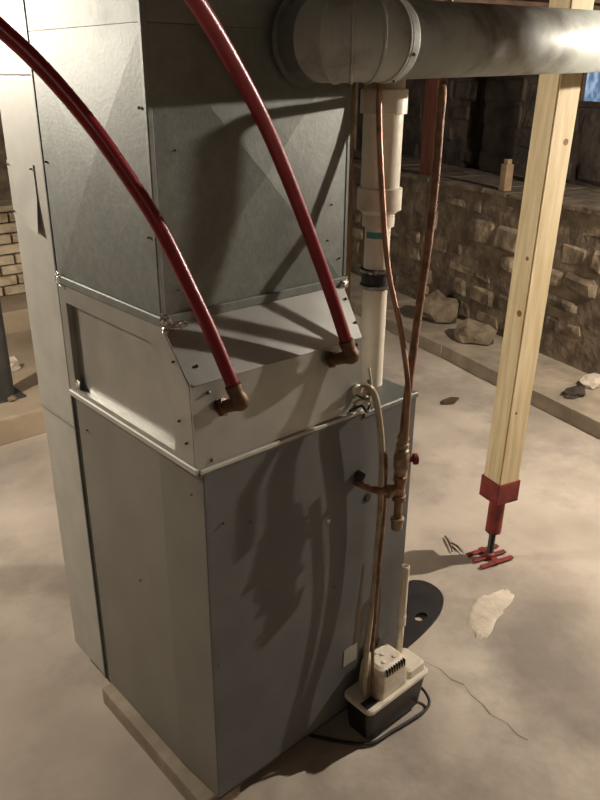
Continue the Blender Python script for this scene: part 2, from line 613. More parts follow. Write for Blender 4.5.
# ------------------------------------------------------------------ return duct beside the cabinet
t = thing('return_duct', (.25, .64, 0.055), 'pale tall sheet metal return duct standing behind the furnace on the left', 'duct')
Y0, Y1 = .539, .744
b = MB()
b.box((.0, Y0, .055), (.5, Y1, .865), bev=.003)
b.build('lower_section', M['galv_new'], t)
b = MB()
b.box((-.002, Y0, .866), (.5, Y1 + .002, 1.668), bev=.003)
b.build('middle_section', M['galv_new'], t)
b = MB()
b.box((-.001, Y0, 1.669), (.5, Y1, ZC - .004), bev=.003)
b.build('upper_section', M['galv_new'], t)
b = MB()
b.box((-.0045, Y0 + .002, 1.660), (-.0025, Y1, 1.668))
b.build('slip_seam', M['galv_case'], t)
b = MB()
b.box((-.0045, Y0 + .002, .860), (-.0025, Y1, .866))
b.build('slip_seam', M['galv_case'], t)
pl = MB()
bm = bmesh.new()       # access plate, its lower front corner bent outwards
n = 8
g = [[None] * (n + 1) for _ in range(n + 1)]
for i in range(n + 1):
    for j in range(n + 1):
        u, w = i / n, j / n
        yy = .742 - u * (.742 - .596)
        zz = 1.335 + w * .152 + .02 * (1 - w) * (1 - u)
        lift = .007 * max(0, u - .45) * max(0, .55 - w) * 4
        g[i][j] = bm.verts.new((-.0045 - lift, yy, zz))
for i in range(n):
    for j in range(n):
        bm.faces.new((g[i][j], g[i + 1][j], g[i + 1][j + 1], g[i][j + 1]))
r = bmesh.ops.extrude_face_region(bm, geom=bm.faces[:])
for v in r['geom']:
    if isinstance(v, bmesh.types.BMVert):
        v.co.x += .0018
pl.bm(bm)
plate = tag(pl.build('access_plate', M['galv_new'], t), 'small access plate with a bent corner')
for (yy, zz) in ((.735, 1.478), (.605, 1.478), (.735, 1.37)):
    screw(plate, (-.0046, yy, zz), (-1, 0, 0), M['screw'], r=.0022)
b = MB()
b.box((-.006, Y0 - .0015, .06), (.0, Y0 + .004, ZC - .01))
b.build('corner_cleat', M['galv'], t)

# ------------------------------------------------------------------ coil case on the cabinet
ZF, ZP = 1.139, 1.236
t = thing('coil_case', (.23, .27, ZT), 'shiny sheet metal coil case with a sloped front on top of the furnace', 'coil case')
XL, XR = .0, .460
sh = MB()
sec = [(.004, ZT + .001), (.010, ZF), (.096, ZP), (.534, ZP), (.534, ZT + .001)]


def xs(k):
    return (XL + .026, XR - .012) if k == 1 else ((XL + .026, XR - .004) if k in (0, 4) else (XL + .026, XR + .014))


vv = []
for s_ in (0, 1):
    for k_, (yy, zz) in enumerate(sec):
        vv.append((xs(k_)[s_], yy, zz))
sh.add(vv, [(0, 1, 2, 3, 4), (9, 8, 7, 6, 5), (3, 2, 7, 8), (4, 3, 8, 9), (0, 4, 9, 5)])
sh.build('casing', M['galv_case'], t)
fp = MB()      # vertical front plate
fp.add([(XL - .006, .0005, ZT + .006), (XR - .004, .0005, ZT + .006), (XR - .012, .006, ZF), (XL - .006, .006, ZF),
        (XL - .006, .0045, ZT + .006), (XR - .004, .0045, ZT + .006), (XR - .012, .010, ZF), (XL - .006, .010, ZF)],
       [(0, 1, 2, 3), (4, 7, 6, 5), (0, 4, 5, 1), (1, 5, 6, 2), (2, 6, 7, 3), (3, 7, 4, 0)])
fp.build('front_plate', M['galv_case'], t)
spn = MB()     # sloped front panel
sl_n = Vector((0, -(ZP - ZF), .088)).normalized()
a_, b2, c_, d_ = Vector((XL - .006, .0065, ZF)), Vector((XR - .012, .0065, ZF)), Vector((XR + .012, .094, ZP - .001)), Vector((XL - .006, .094, ZP - .001))
spn.plate([a_, b2, c_, d_], .003, sl_n)
spn.build('slope_panel', M['galv_case'], t)
# side panel: a frame of folded sheet around a recessed field
sd = MB()
out = [(.0065, ZT + .002), (.0125, ZF - .001), (.099, ZP + .002), (.536, ZP + .002), (.536, ZT + .002)]
inn = [(.075, ZT + .026), (.080, ZF - .010), (.140, ZP - .042), (.505, ZP - .042), (.505, ZT + .026)]
X_o, X_i = -.006, .008
n = 5
vv = [(X_o, y_, z_) for y_, z_ in out] + [(X_o, y_, z_) for y_, z_ in inn] + [(X_i, y_, z_) for y_, z_ in inn] + [(.024, y_, z_) for y_, z_ in out]
ff = []
for k_ in range(n):
    q = (k_ + 1) % n
    ff += [(k_, q, n + q, n + k_), (n + k_, n + q, 2 * n + q, 2 * n + k_), (k_, 3 * n + k_, 3 * n + q, q)]
ff.append(tuple(range(2 * n, 3 * n)))
sd.add(vv, ff)
sd.build('side_panel', M['galv_case'], t)
fb = MB()      # flanges: along the foot of the case and around its top
fb.box((XL - .002, -.006, ZT + .001), (XR + .002, .002, ZT + .011), bev=.002)
fb.box((XL - .011, -.004, ZT + .001), (XL - .005, .536, ZT + .016), bev=.002)
fb.build('foot_flange', M['galv_new'], t)
fb = MB()
fb.box((XL - .010, .090, ZP + .001), (XR + .026, .096, ZP + .020), bev=.002)
fb.box((XL - .012, .088, ZP + .001), (XL - .006, .536, ZP + .020), bev=.002)
fb.build('top_flange', M['galv'], t)


def foil(parent, c, s, seed):
    rnd = random.Random(seed)
    bm = bmesh.new()
    bmesh.ops.create_icosphere(bm, subdivisions=2, radius=1)
    for v in bm.verts:
        k_ = 1 + rnd.uniform(-.35, .35)
        v.co = Vector((v.co.x * s[0] * k_, v.co.y * s[1] * k_, v.co.z * s[2] * k_))
    b = MB()
    b.bm(bm, org=c)
    return b.build('foil_tape', M['foil'], parent)


foil(t, (-.002, .088, ZP + .006), (.012, .012, .018), 1)
foil(t, (.018, .078, ZP + .002), (.022, .008, .008), 2)
foil(t, (-.011, .515, ZP + .012), (.003, .012, .016), 3)
foil(t, (XR + .012, .092, ZP + .002), (.014, .008, .012), 4)
foil(t, (-.004, .50, ZT + .035), (.003, .012, .014), 5)
for p in ((.030, .004, ZF - .018), (.030, .002, ZT + .022), (XR - .03, .003, ZF - .012), (XR - .03, .002, ZT + .022)):
    screw(t, p, (0, -1, 0), M['screw'], r=.0035)
for p in ((XR - .008, .030, ZF + .028), (XR - .002, .070, ZF + .072), (.025, .030, ZF + .028)):
    screw(t, p, sl_n, M['blackscrew'], r=.0035)
for p in ((X_o, .030, ZT + .06), (X_o, .060, ZP - .06), (X_o, .052, ZT + .10)):
    screw(t, p, (-1, 0, 0), M['blackscrew'], r=.0022)

# ------------------------------------------------------------------ supply plenum
PX0, PX1, PY0, PY1 = -.004, .482, .098, .536
t = thing('supply_plenum', (.24, .32, ZP), 'dull grey galvanized supply plenum with cross-broken faces rising from the coil case', 'plenum')
core = MB()
core.box((PX0 + .006, PY0 + .006, ZP + .001), (PX1 - .006, PY1, ZC - .004))
core.build('liner', M['galv'], t)


def crossbreak(name, A, B, C_, D_, nrm, bulge):
    """folded sheet panel: four triangles rising to a slightly proud centre"""
    A, B, C_, D_ = map(Vector, (A, B, C_, D_))
    nrm = Vector(nrm)
    c = (A + B + C_ + D_) / 4 + nrm * bulge
    b = MB()
    vv = [A, B, C_, D_, c] + [p - nrm * .004 for p in (A, B, C_, D_)]
    b.add(vv, [(0, 1, 4), (1, 2, 4), (2, 3, 4), (3, 0, 4), (0, 5, 6, 1), (1, 6, 7, 2), (2, 7, 8, 3), (3, 8, 5, 0), (8, 7, 6, 5)])
    return b.build(name, M['galv'], t)


ZS = 1.75
crossbreak('front_sheet', (PX0, PY0, ZP + .002), (PX1, PY0, ZP + .002), (PX1, PY0, ZS), (PX0, PY0, ZS), (0, -1, 0), .020)
crossbreak('front_sheet', (PX0, PY0, ZS + .001), (PX1, PY0, ZS + .001), (PX1, PY0, ZC - .005), (PX0, PY0, ZC - .005), (0, -1, 0), .004)
crossbreak('side_sheet', (PX0, PY1, ZP + .002), (PX0, PY0, ZP + .002), (PX0, PY0, ZS), (PX0, PY1, ZS), (-1, 0, 0), .008)
crossbreak('side_sheet', (PX0, PY1, ZS + .001), (PX0, PY0, ZS + .001), (PX0, PY0, ZC - .005), (PX0, PY1, ZC - .005), (-1, 0, 0), .004)
crossbreak('side_sheet', (PX1, PY0, ZP + .002), (PX1, PY1, ZP + .002), (PX1, PY1, ZS), (PX1, PY0, ZS), (1, 0, 0), .008)
b = MB()
b.box((PX0 - .002, PY0 - .002, ZP + .02), (PX0 + .010, PY0 + .010, ZC - .006), bev=.002)
b.build('corner_seam', M['galv'], t)
b = MB()
b.box((PX1 - .008, PY0 - .002, ZP + .02), (PX1 + .003, PY0 + .010, ZC - .006), bev=.002)
b.build('corner_seam', M['galv'], t)
for p in ((.42, PY0 - .004, 1.345), (.43, PY0 - .003, 1.42), (.035, PY0 - .001, 1.30), (.045, PY0 - .001, 1.55), (.46, PY0 - .001, 1.30)):
    screw(t, p, (0, -1, 0), M['blackscrew'], r=.002)
for p in ((PX0 - .002, .118, 1.40), (PX0 - .002, .118, 1.62), (PX0 - .001, .52, 1.5)):
    screw(t, p, (-1, 0, 0), M['screw'], r=.0022)

# ------------------------------------------------------------------ round duct
t = thing('round_duct', (.40, PY0 - .01, 1.73), 'round galvanized duct with a gored elbow leaving the plenum and running right', 'duct')
EX, EZ, ER = .343, 1.735, .076
YP = PY0 - .014 - .024 - ER
b = MB()
b.lathe((EX, PY0 - .013, EZ), (0, -1, 0), [(.084, 0), (.084, .003), (.0745, .004), (.0745, .049)], n=40)
b.build('collar', M['galv'], t)
angs = [0, 22.5, 45, 67.5, 90]
for g_ in range(4):          # four gores, each a straight band
    b = MB()
    rr = .0745 - .0008 * g_
    rings = []
    for a in (angs[g_], angs[g_ + 1]):
        aa = math.radians(a)
        c = Vector((EX + ER * (1 - math.cos(aa)), PY0 - .062 - ER * math.sin(aa), EZ))
        u = Vector((math.cos(aa), -math.sin(aa), 0)) * -1
        u = Vector((-math.cos(aa), -math.sin(aa), 0))
        rings.append([c + u * math.cos(2 * math.pi * k_ / 40) * rr + Vector((0, 0, 1)) * math.sin(2 * math.pi * k_ / 40) * rr for k_ in range(40)])
    b.add(rings[0] + rings[1], [(k_, (k_ + 1) % 40, 40 + (k_ + 1) % 40, 40 + k_) for k_ in range(40)], True)
    # raised crimp at the joint
    aa = math.radians(angs[g_ + 1])
    c = Vector((EX + ER * (1 - math.cos(aa)), PY0 - .062 - ER * math.sin(aa), EZ))
    ax = Vector((math.sin(aa), -math.cos(aa), 0))
    b.lathe(c - ax * .004, ax, [(rr - .001, 0), (rr + .0025, .002), (rr + .0025, .006), (rr - .001, .008)], n=40)
    b.build('elbow_gore', M['pipe'], t)
YP = PY0 - .062 - ER
x0 = EX + ER
dz = .02
sec_x = [x0 + .004, x0 + .95, x0 + 2.05]
for k_ in range(2):
    xa, xb = sec_x[k_], sec_x[k_ + 1]
    za, zb = EZ + (xa - x0) * .028, EZ + (xb - x0) * .028
    b = MB()
    b.tube([(xa, YP, za), (xb, YP, zb)], .0690 - .0010 * k_, n=48, smoothed=0)
    pp = b.build('pipe_section', M['pipe'], t)
    s_ = MB()
    s_.box((xa + .01, YP - .006, za + .0660), (xb - .01, YP + .004, za + .0700))
    s_.build('lock_seam', M['pipe'], pp)
b = MB()
b.lathe((x0 + .002, YP, EZ), (1, 0, .028), [(.0700, 0), (.0735, .004), (.0735, .020), (.0700, .026)], n=48)
b.build('crimp_band', M['pipe'], t)
for a in (200, 250, 300):
    aa = math.radians(a)
    nrm = Vector((0, math.cos(aa), math.sin(aa)))
    screw(t, Vector((x0 + .012, YP, EZ)) + nrm * .073, nrm, M['screw'], r=.003)

# ------------------------------------------------------------------ red hoses
def hose(label, pts, wall, ex, name='red_hose'):
    t = thing(name, wall, label, 'hose', 'red hoses on the coil case')
    b = MB()
    b.tube(pts, .0133, n=20, smoothed=8)
    b.build('tube', M['red'], t)
    p0 = Vector(pts[0])
    dr = (Vector(pts[1]) - p0).normalized()
    el = MB()
    w = Vector(wall)
    k_ = Vector((p0.x, p0.y, p0.z)) - dr * .030
    el.tube([w, (k_ + w) / 2 + Vector((.004, -.006, 0)), k_ + Vector((.002, -.002, -.004)), k_ + dr * .012, p0 - dr * .004], [.0125, .0135, .0165, .0155, .0150], n=18, smoothed=5)
    el.build('elbow_fitting', M['brass'], t)
    rg = MB()
    rg.lathe(p0 - dr * .010, dr, [(.0155, 0), (.0165, .002), (.0165, .012), (.0150, .014)], n=18)
    rg.build('crimp_ring', M['brass'], t)
    fl_ = MB()
    fl_.lathe(w + Vector((0, .003, 0)), (k_ - w), [(.021, 0), (.021, .004), (.016, .006), (.016, .014)], n=6)
    fl_.build('wall_nut', M['brass'], t)
    return t


hose('red hose curving up leftwards from the nearer brass elbow on the coil case',
     [(.065, -.030, 1.135), (.041, -.001, 1.234), (.014, .023, 1.322), (-.022, .051, 1.428), (-.058, .078, 1.509), (-.100, .104, 1.588),
      (-.139, .131, 1.651), (-.173, .152, 1.697), (-.208, .169, 1.735), (-.262, .200, 1.795), (-.335, .245, 1.870), (-.40, .29, 1.95)], (.056, -.001, 1.084), 1)
hose('red hose rising past the round duct from the farther brass elbow',
     [(.358, -.036, 1.160), (.329, -.013, 1.268), (.280, -.004, 1.386), (.230, -.008, 1.478), (.179, -.019, 1.557), (.127, -.038, 1.619),
      (.079, -.053, 1.672), (.023, -.074, 1.725), (-.027, -.091, 1.769), (-.095, -.112, 1.823), (-.17, -.13, 1.88), (-.24, -.15, 1.95)], (.348, -.001, 1.112), 1)

# ------------------------------------------------------------------ vent pipe of white PVC
t = thing('vent_pipe', (.592, .085, ZT), 'white plastic vent pipe rising from the furnace top with a black rubber coupling', 'pipe')
vx, vy = .601, .112
b = MB()
b.lathe((vx, vy, ZT + .001), (0, 0, 1), [(.030, 0), (.030, .262)], n=28)
b.build('lower_pipe', M['pvc'], t)
rc = MB()
rc.lathe((vx, vy, 1.205), (0, 0, 1), [(.031, 0), (.037, .002), (.037, .012), (.034, .014), (.034, .036), (.037, .038), (.037, .048), (.031, .050)], n=28)
rc = rc.build('rubber_coupling', M['rubber'], t)
for z in (1.208, 1.246):
    cl = MB()
    cl.lathe((vx, vy, z), (0, 0, 1), [(.0374, 0), (.0382, .0006), (.0382, .0064), (.0374, .007)], n=28)
    cl.box((vx - .032, vy - .028, z), (vx - .020, vy - .018, z + .008))
    cl.build('clamp_band', M['steel'], rc)
b = MB()
b.lathe((vx, vy, 1.25), (0, 0, 1), [(.030, 0), (.030, .105)], n=28)
mid = b.build('middle_pipe', M['pvc'], t)
pr_ = MB()     # printed teal mark on the pipe: a thin curved band facing the room
n = 10
vv = []
for z in (1.328, 1.343):
    for k_ in range(n + 1):
        a = math.radians(165 + 85 * k_ / n)
        vv.append((vx + .0304 * math.cos(a), vy + .0304 * math.sin(a), z))
pr_.add(vv, [(k_, k_ + 1, n + 2 + k_, n + 1 + k_) for k_ in range(n)], True)
pr_.build('printed_mark', M['teal'], mid)
b = MB()
b.lathe((vx, vy, 1.352), (0, 0, 1), [(.030, 0), (.0375, .002), (.0375, .030), (.046, .038), (.0515, .040), (.0515, .088), (.046, .090)], n=32)
b.build('reducer_hub', M['pvc'], t)
b = MB()
b.lathe((vx, vy, 1.44), (0, 0, 1), [(.0445, 0), (.0445, .20)], n=32)
b.build('upper_pipe', M['pvc'], t)
b = MB()
b.lathe((vx, vy, 1.598), (0, 0, 1), [(.0445, 0), (.0520, .001), (.0520, .050), (.0445, .052)], n=32)
b.build('top_coupling', M['pvc'], t)
b = MB()
b.lathe((vx, vy, 1.63), (0, 0, 1), [(.0445, 0), (.0445, ZC - 1.635)], n=32)
b.build('riser_pipe', M['pvc'], t)

# insulated line between plenum and vent
b = MB()
b.tube([(.514, .128, ZT + .001), (.514, .128, 1.3), (.512, .130, 1.6), (.512, .13, ZC - .002)], .0125, n=14)
tag(b.build('insulated_line', M['tan']), 'tan insulated line standing between the plenum and the vent pipe', 'pipe')

# ------------------------------------------------------------------ gas and copper lines on the cabinet front
t = thing('gas_line', (.512, -.08, .65), 'rusty gas pipe dropping to a shutoff valve and drip leg in front of the furnace', 'pipe')
gx, gy = .512, -.080
b = MB()
b.tube([(gx, gy, .914), (.515, -.08, .985), (.522, -.078, 1.036), (.566, -.057, 1.218), (.586, -.052, 1.346), (.597, -.049, 1.491), (.599, -.047, 1.590), (.603, -.045, 1.626), (.620, -.031, 1.645), (.660, .0, 1.648), (.705, .036, 1.651), (.722, .050, 1.672), (.726, .053, 1.74), (.726, .053, ZC - .003)], .0092, n=14)
b.build('supply_pipe', M['rust'], t)
b = MB()
b.lathe((gx, gy, 0.876), (0, 0, 1), [(.010, 0), (.016, .002), (.016, .012), (.0125, .014), (.0125, .020), (.015, .022), (.015, .030), (.011, .032), (.011, .042)], n=8)
b.build('flare_nut', M['vgrey'], t)
b = MB()
b.lathe((gx, gy, 0.805), (0, 0, 1), [(.013, 0), (.017, .003), (.0155, .010), (.019, .022), (.019, .050), (.0155, .062), (.0165, .066), (.012, .071)], n=18)
vb = b.build('valve_body', M['vgrey'], t)
b = MB()
b.lathe((gx + .014, gy - .008, .844), (.85, -.5, 0), [(.007, 0), (.007, .012), (.014, .014), (.014, .022), (.010, .024)], n=12)
tag(b.build('valve_handle', M['redpaint'], vb), 'small red valve handle')
b = MB()
b.lathe((gx, gy, 0.735), (0, 0, 1), [(.012, 0), (.0165, .002), (.0165, .014), (.0135, .016), (.0135, .052), (.0165, .054), (.0165, .066), (.012, .068)], n=18)
b.lathe((gx - .002, gy, .768), (-1, .25, 0), [(.0135, 0), (.0135, .022), (.0165, .024), (.0165, .036), (.011, .038)], n=16)
b.build('tee', M['rust'], t)
b = MB()
b.tube([(gx - .036, gy + .009, .768), (.462, -.062, .771), (.447, -.035, .775), (.443, -.002, .777)], .009, n=12)
b.build('branch_pipe', M['rust'], t)
b = MB()
b.lathe((gx, gy, 0.685), (0, 0, 1), [(.0105, 0), (.0105, .052)], n=16)
b.build('drip_leg', M['rust'], t)
b = MB()
b.lathe((gx, gy, 0.652), (0, 0, 1), [(.010, 0), (.0145, .004), (.0145, .024), (.017, .025), (.017, .034), (.012, .036)], n=16)
b.build('end_cap', M['vgrey'], t)

b = MB()
b.tube([(.499, -.099, .905), (.500, -.097, .97), (.502, -.092, 1.040), (.518, -.047, 1.155), (.519, .0, 1.282), (.533, .043, 1.447), (.545, .074, 1.607), (.546, .076, 1.75), (.546, .078, ZC - .003)], .0062, n=12)
tag(b.build('copper_tube', M['copper']), 'thin copper tube bending in front of the white vent pipe', 'pipe')

t = thing('drain_tube', (.47, -.05, .13), 'cloudy flexible drain tube looping from the coil case down to the condensate pump', 'tube')
b = MB()
b.tube([(.428, -.008, 1.022), (.441, -.022, 1.030), (.457, -.030, 1.016), (.473, -.034, .962), (.493, -.034, .858), (.502, -.032, .717), (.500, -.032, .586), (.488, -.037, .425), (.464, -.047, .300), (.458, -.052, .200), (.458, -.054, .136)], .0078, n=14)
b.build('tube', M['clear'], t)
b = MB()
b.lathe((.43, .0, 1.020), (0, -1, .1), [(.014, 0), (.014, .006), (.0105, .008), (.0105, .026)], n=14)
b.build('barb_fitting', M['pvc'], t)
b = MB()
b.tube([(.490, -.050, .86), (.499, -.049, .73), (.496, -.047, .58), (.484, -.053, .42), (.470, -.062, .30), (.468, -.070, .20), (.468, -.072, .139)], .0048, n=10)
tag(b.build('second_tube', M['rust'], t), 'thin rust stained tube')
# twisted wires and ties where the tubing leaves the coil case
t = thing('wire_bundle', (.45, -.01, .98), 'tangle of grey wires at the right foot of the coil case', 'wires')
rnd = random.Random(8)
for k_ in range(4):
    b = MB()
    z = .972 + .016 * k_
    b.tube([(.405 + .010 * k_, -.008, z + rnd.uniform(0, .02)), (.430, -.020 - .004 * k_, z + rnd.uniform(-.008, .016)), (.452, -.018, z + rnd.uniform(-.01, .015)),
            (.470, -.010, z + rnd.uniform(-.008, .02)), (.482, .010, z + .02 + rnd.uniform(0, .02))], .0034, n=8)
    b.build('wire', M['clear'] if k_ % 2 else M['column'], t)
b = MB()
b.lathe((.448, -.002, .796), (0, -1, 0), [(.013, 0), (.013, .010), (.010, .016), (.006, .018)], n=14)
tag(b.build('rubber_plug', M['rubber']), 'small black rubber plug on the furnace front beside the drain tube', 'plug')

# ------------------------------------------------------------------ condensate pump
t = thing('condensate_pump', (.55, -.05, 0), 'condensate pump with a white motor cover on a black tank at the furnace foot', 'pump')


def rounded(x0, y0, x1, y1, r, n=5):
    out = []
    for cx, cy, a0 in ((x1 - r, y1 - r, 0), (x0 + r, y1 - r, 90), (x0 + r, y0 + r, 180), (x1 - r, y0 + r, 270)):
        for k_ in range(n + 1):
            a = math.radians(a0 + 90 * k_ / n)
            out.append((cx + r * math.cos(a), cy + r * math.sin(a)))
    return out


def loft(rings, capped=True, smooth=True):
    b = MB()
    n = len(rings[0])
    vv = [p for r in rings for p in r]
    ff = []
    for i in range(len(rings) - 1):
        for k_ in range(n):
            ff.append((i * n + k_, i * n + (k_ + 1) % n, (i + 1) * n + (k_ + 1) % n, (i + 1) * n + k_))
    b.add(vv, ff, smooth)
    if capped:
        b.add(rings[0], [tuple(reversed(range(n)))])
        b.add(rings[-1], [tuple(range(n))])
    return b


def ring(x0, y0, x1, y1, r, z):
    return [(x, y, z) for x, y in rounded(x0, y0, x1, y1, r)]


b = loft([ring(.462, -.083, .648, -.014, .016, .0), ring(.452, -.092, .656, -.010, .018, .012), ring(.441, -.100, .668, -.007, .018, .112)], smooth=False)
b.build('reservoir', M['pumpblack'], t)
b = loft([ring(.436, -.104, .673, -.005, .018, .112), ring(.436, -.104, .673, -.005, .018, .121), ring(.440, -.100, .669, -.008, .016, .125)], smooth=False)
b.build('lid', M['pumpwhite'], t)
b = loft([ring(.484, -.096, .590, -.010, .012, .126), ring(.488, -.093, .588, -.012, .014, .196), ring(.493, -.088, .583, -.016, .016, .209), ring(.502, -.080, .574, -.024, .014, .214)], smooth=False)
mc = b.build('motor_cover', M['pumpwhite'], t)
for k_ in range(8):          # cooling slots along the upper edge of the cover
    sb = MB()
    x = .506 + k_ * .0092
    sb.box((x, -.0945, .190), (x + .0042, -.0830, .2100), bev=.0008)
    sb.build('vent_slot', M['seam'], mc)
for x, y in ((.520, -.068), (.556, -.070), (.538, -.045), (.528, -.030)):
    s2 = MB()
    s2.lathe((x, y, .2138), (0, 0, 1), [(.006, 0), (.006, .002), (.004, .003)], n=10)
    s2.build('cover_boss', M['pumpwhite'], mc)
b = loft([ring(.596, -.094, .664, -.016, .010, .126), ring(.598, -.092, .663, -.017, .010, .147), ring(.604, -.086, .657, -.022, .010, .152)], smooth=False)
b.build('switch_cover', M['pumpwhite'], t)
b = MB()
b.box((.441, -.092, .1252), (.480, -.066, .128), bev=.001)
b.build('inlet_cover', M['pumpblack'], t)
b = MB()
b.tube([(.664, -.060, .05), (.684, -.080, .025), (.676, -.108, .009), (.640, -.118, .006), (.570, -.112, .006), (.52, -.106, .006), (.46, -.098, .006), (.415, -.06, .006), (.36, .02, .006), (.31, .12, .006)], .0042, n=8)
b.build('power_cord', M['rubber'], t)
t.scale = (1.06, 1.06, 1.06)
t.location.x -= .008

# white stub pipe rising from the pump
t = thing('discharge_pipe', (.612, -.05, .153), 'short white plastic stub pipe standing up out of the condensate pump', 'pipe')
px, py = .622, -.030
b = MB()
b.tube([(px, py, .1620), (px, py, .30)], .0088, n=16, smoothed=0)
b.build('lower_length', M['pvc'], t)
b = MB()
b.lathe((px, py, .268), (0, 0, 1), [(.0088, 0), (.0125, .001), (.0125, .034), (.0108, .036)], n=16)
b.build('coupling', M['pvc'], t)
b = MB()
b.lathe((px, py, .30), (0, 0, 1), [(.0108, 0), (.0108, .165), (.0085, .166), (.0085, .150)], n=16)
b.build('upper_length', M['pvc'], t)

# black rubber flap on the floor
poly = [(1.075, .300), (1.110, .262), (1.112, .205), (1.085, .155), (1.020, .118), (.940, .098), (.840, .085), (.730, .080), (.690, .110), (.700, .190), (.86, .235), (.98, .270), (1.03, .30)]
for _ in range(2):       # round the outline off
    np_ = []
    for k_ in range(len(poly)):
        a_, b_ = poly[k_], poly[(k_ + 1) % len(poly)]
        np_ += [(a_[0] * .75 + b_[0] * .25, a_[1] * .75 + b_[1] * .25), (a_[0] * .25 + b_[0] * .75, a_[1] * .25 + b_[1] * .75)]
    poly = np_
bm = bmesh.new()
vs0 = [bm.verts.new((x, y, .001)) for x, y in poly]
hole = [(.945 + .026 * math.cos(a * math.pi / 6), .145 + .018 * math.sin(a * math.pi / 6)) for a in range(12)]
vh = [bm.verts.new((x, y, .001)) for x, y in hole]
ed = [bm.edges.new((vs0[k_], vs0[(k_ + 1) % len(vs0)])) for k_ in range(len(vs0))] + [bm.edges.new((vh[k_], vh[(k_ + 1) % 12])) for k_ in range(12)]
bmesh.ops.triangle_fill(bm, use_beauty=True, use_dissolve=False, edges=ed)
r = bmesh.ops.extrude_face_region(bm, geom=bm.faces[:])
for v in r['geom']:
    if isinstance(v, bmesh.types.BMVert):
        v.co.z += .012
b = MB()
b.bm(bm)
tag(b.build('rubber_mat', M['rubber']), 'black rubber flap with a hole lying on the floor behind the pump', 'mat')

# ------------------------------------------------------------------ wooden support post on a screw jack
PB = Vector((1.420, .205, 0))
lean = Vector((.030, -.012, 1.70)).normalized()


def post(PB, lean, name, label):
    t = thing(name, PB, label, 'post')
    top = ZC - .002
    R2 = HROT
    s = .0445

    def sq(z0, z1, h0, m, nm, bev=.0, parent=t, h1=None):
        h1 = h1 or h0
        bm = bmesh.new()
        bmesh.ops.create_cube(bm, size=1.0)
        for v in bm.verts:
            zz = z1 if v.co.z > 0 else z0
            hh = h1 if v.co.z > 0 else h0
            loc = R2 @ Vector((math.copysign(hh, v.co.x), math.copysign(hh, v.co.y), 0))
            v.co = PB + loc + Vector((lean.x / lean.z * zz, lean.y / lean.z * zz, zz))
        if bev:
            bmesh.ops.bevel(bm, geom=bm.edges[:], offset=bev, segments=2, affect='EDGES')
        b = MB()
        b.bm(bm)
        return b.build(nm, m, parent)
    tim = sq(.315, top, s, M['timber'], 'timber', bev=.004)
    for (fx, z, kr) in ((0, 1.50, .010), (1, 1.15, .007), (1, .97, .011), (0, .62, .005)):
        nrm = R2 @ (Vector((0, -1, 0)) if fx == 0 else Vector((-1, 0, 0)))
        side = R2 @ (Vector((1, 0, 0)) if fx == 0 else Vector((0, 1, 0)))
        c = PB + Vector((lean.x / lean.z * z, lean.y / lean.z * z, z)) + nrm * (s - .0006) + side * (.016 if z > 1.3 else -.018)
        b = MB()
        b.lathe(c, nrm, [(kr, 0), (kr, .0008), (kr * .5, .0011)], n=14)
        b.build('knot', M['knot'], tim)
    # red U-shaped saddle: floor plate and side cheeks around the timber foot
    sd_ = sq(.262, .272, .050, M['redpaint'], 'saddle_plate', bev=.002)
    sq(.272, .345, .0495, M['redpaint'], 'saddle_cheeks', bev=.002)
    b = MB()
    ax = Vector((lean.x / lean.z, lean.y / lean.z, 1))
    b.lathe(PB + ax * .115, ax, [(.026, 0), (.030, .002), (.030, .145), (.034, .147)], n=8)
    b.build('sleeve', M['redpaint'], t)
    b = MB()
    prof = []
    z = 0
    while z < .10:
        prof += [(.0105, z), (.013, z + .003), (.0105, z + .006)]
        z += .006
    b.lathe(PB + ax * .022, ax, prof, n=14)
    b.build('jack_screw', M['blackscrew'], t)
    b = MB()
    b.lathe(PB + Vector((0, 0, .010)), (0, 0, 1), [(.022, 0), (.022, .010), (.015, .016)], n=6)
    b.build('screw_nut', M['redpaint'], t)
    for k_, (a0, off) in enumerate(((0, -.042), (0, .0), (0, .042))):
        b = MB()
        b.box((-.075, off - .009, .001), (.075, off + .009, .010), rot=R2, org=PB, bev=.002)
        b.build('base_bar', M['redpaint'], t)
    b = MB()
    b.box((-.012, -.055, .0095), (.012, .055, .0125), rot=R2, org=PB, bev=.001)
    b.build('cross_bar', M['redpaint'], t)
    return t


post(PB, lean, 'support_post', 'pale square timber post standing on a red screw jack')

# ------------------------------------------------------------------ left background
b = MB()
cx, cy = .540, 2.62
t = thing('steel_column', (cx, cy, .13), 'dark grey steel column standing on the raised slab at the left edge', 'column')
b.lathe((cx, cy, .14), (0, 0, 1), [(.052, 0), (.052, ZC - .145)], n=28)
b.build('shaft', M['column'], t)
b = MB()
b.box((cx - .085, cy - .085, .1305), (cx + .085, cy + .085, .140), bev=.002)
b.build('base_plate', M['column'], t)
rnd = random.Random(3)


def rubble(name, c, s, m, label, cat, seed, group=None):
    rn = random.Random(seed)
    bm = bmesh.new()
    bmesh.ops.create_icosphere(bm, subdivisions=2, radius=1)
    zmin = 0
    for v in bm.verts:
        k_ = 1 + rn.uniform(-.22, .22)
        v.co = Vector((v.co.x * s[0] * k_, v.co.y * s[1] * k_, max(v.co.z, -.55) * s[2] * k_))
    zmin = min(v.co.z for v in bm.verts)
    b = MB()
    b.bm(bm, org=(c[0], c[1], c[2] - zmin))
    return tag(b.build(name, m), label, cat, group)


rubble('rubble_chunk', (.70, 2.98, .131), (.085, .06, .045), M['patch'], 'pale mortar chunk on the raised slab beside the steel column', 'rubble', 21, 'rubble on the slab')
rubble('rubble_chunk', (.545, 2.53, .131), (.020, .018, .018), M['stone'], 'small brown crumb at the foot of the steel column', 'rubble', 22, 'rubble on the slab')

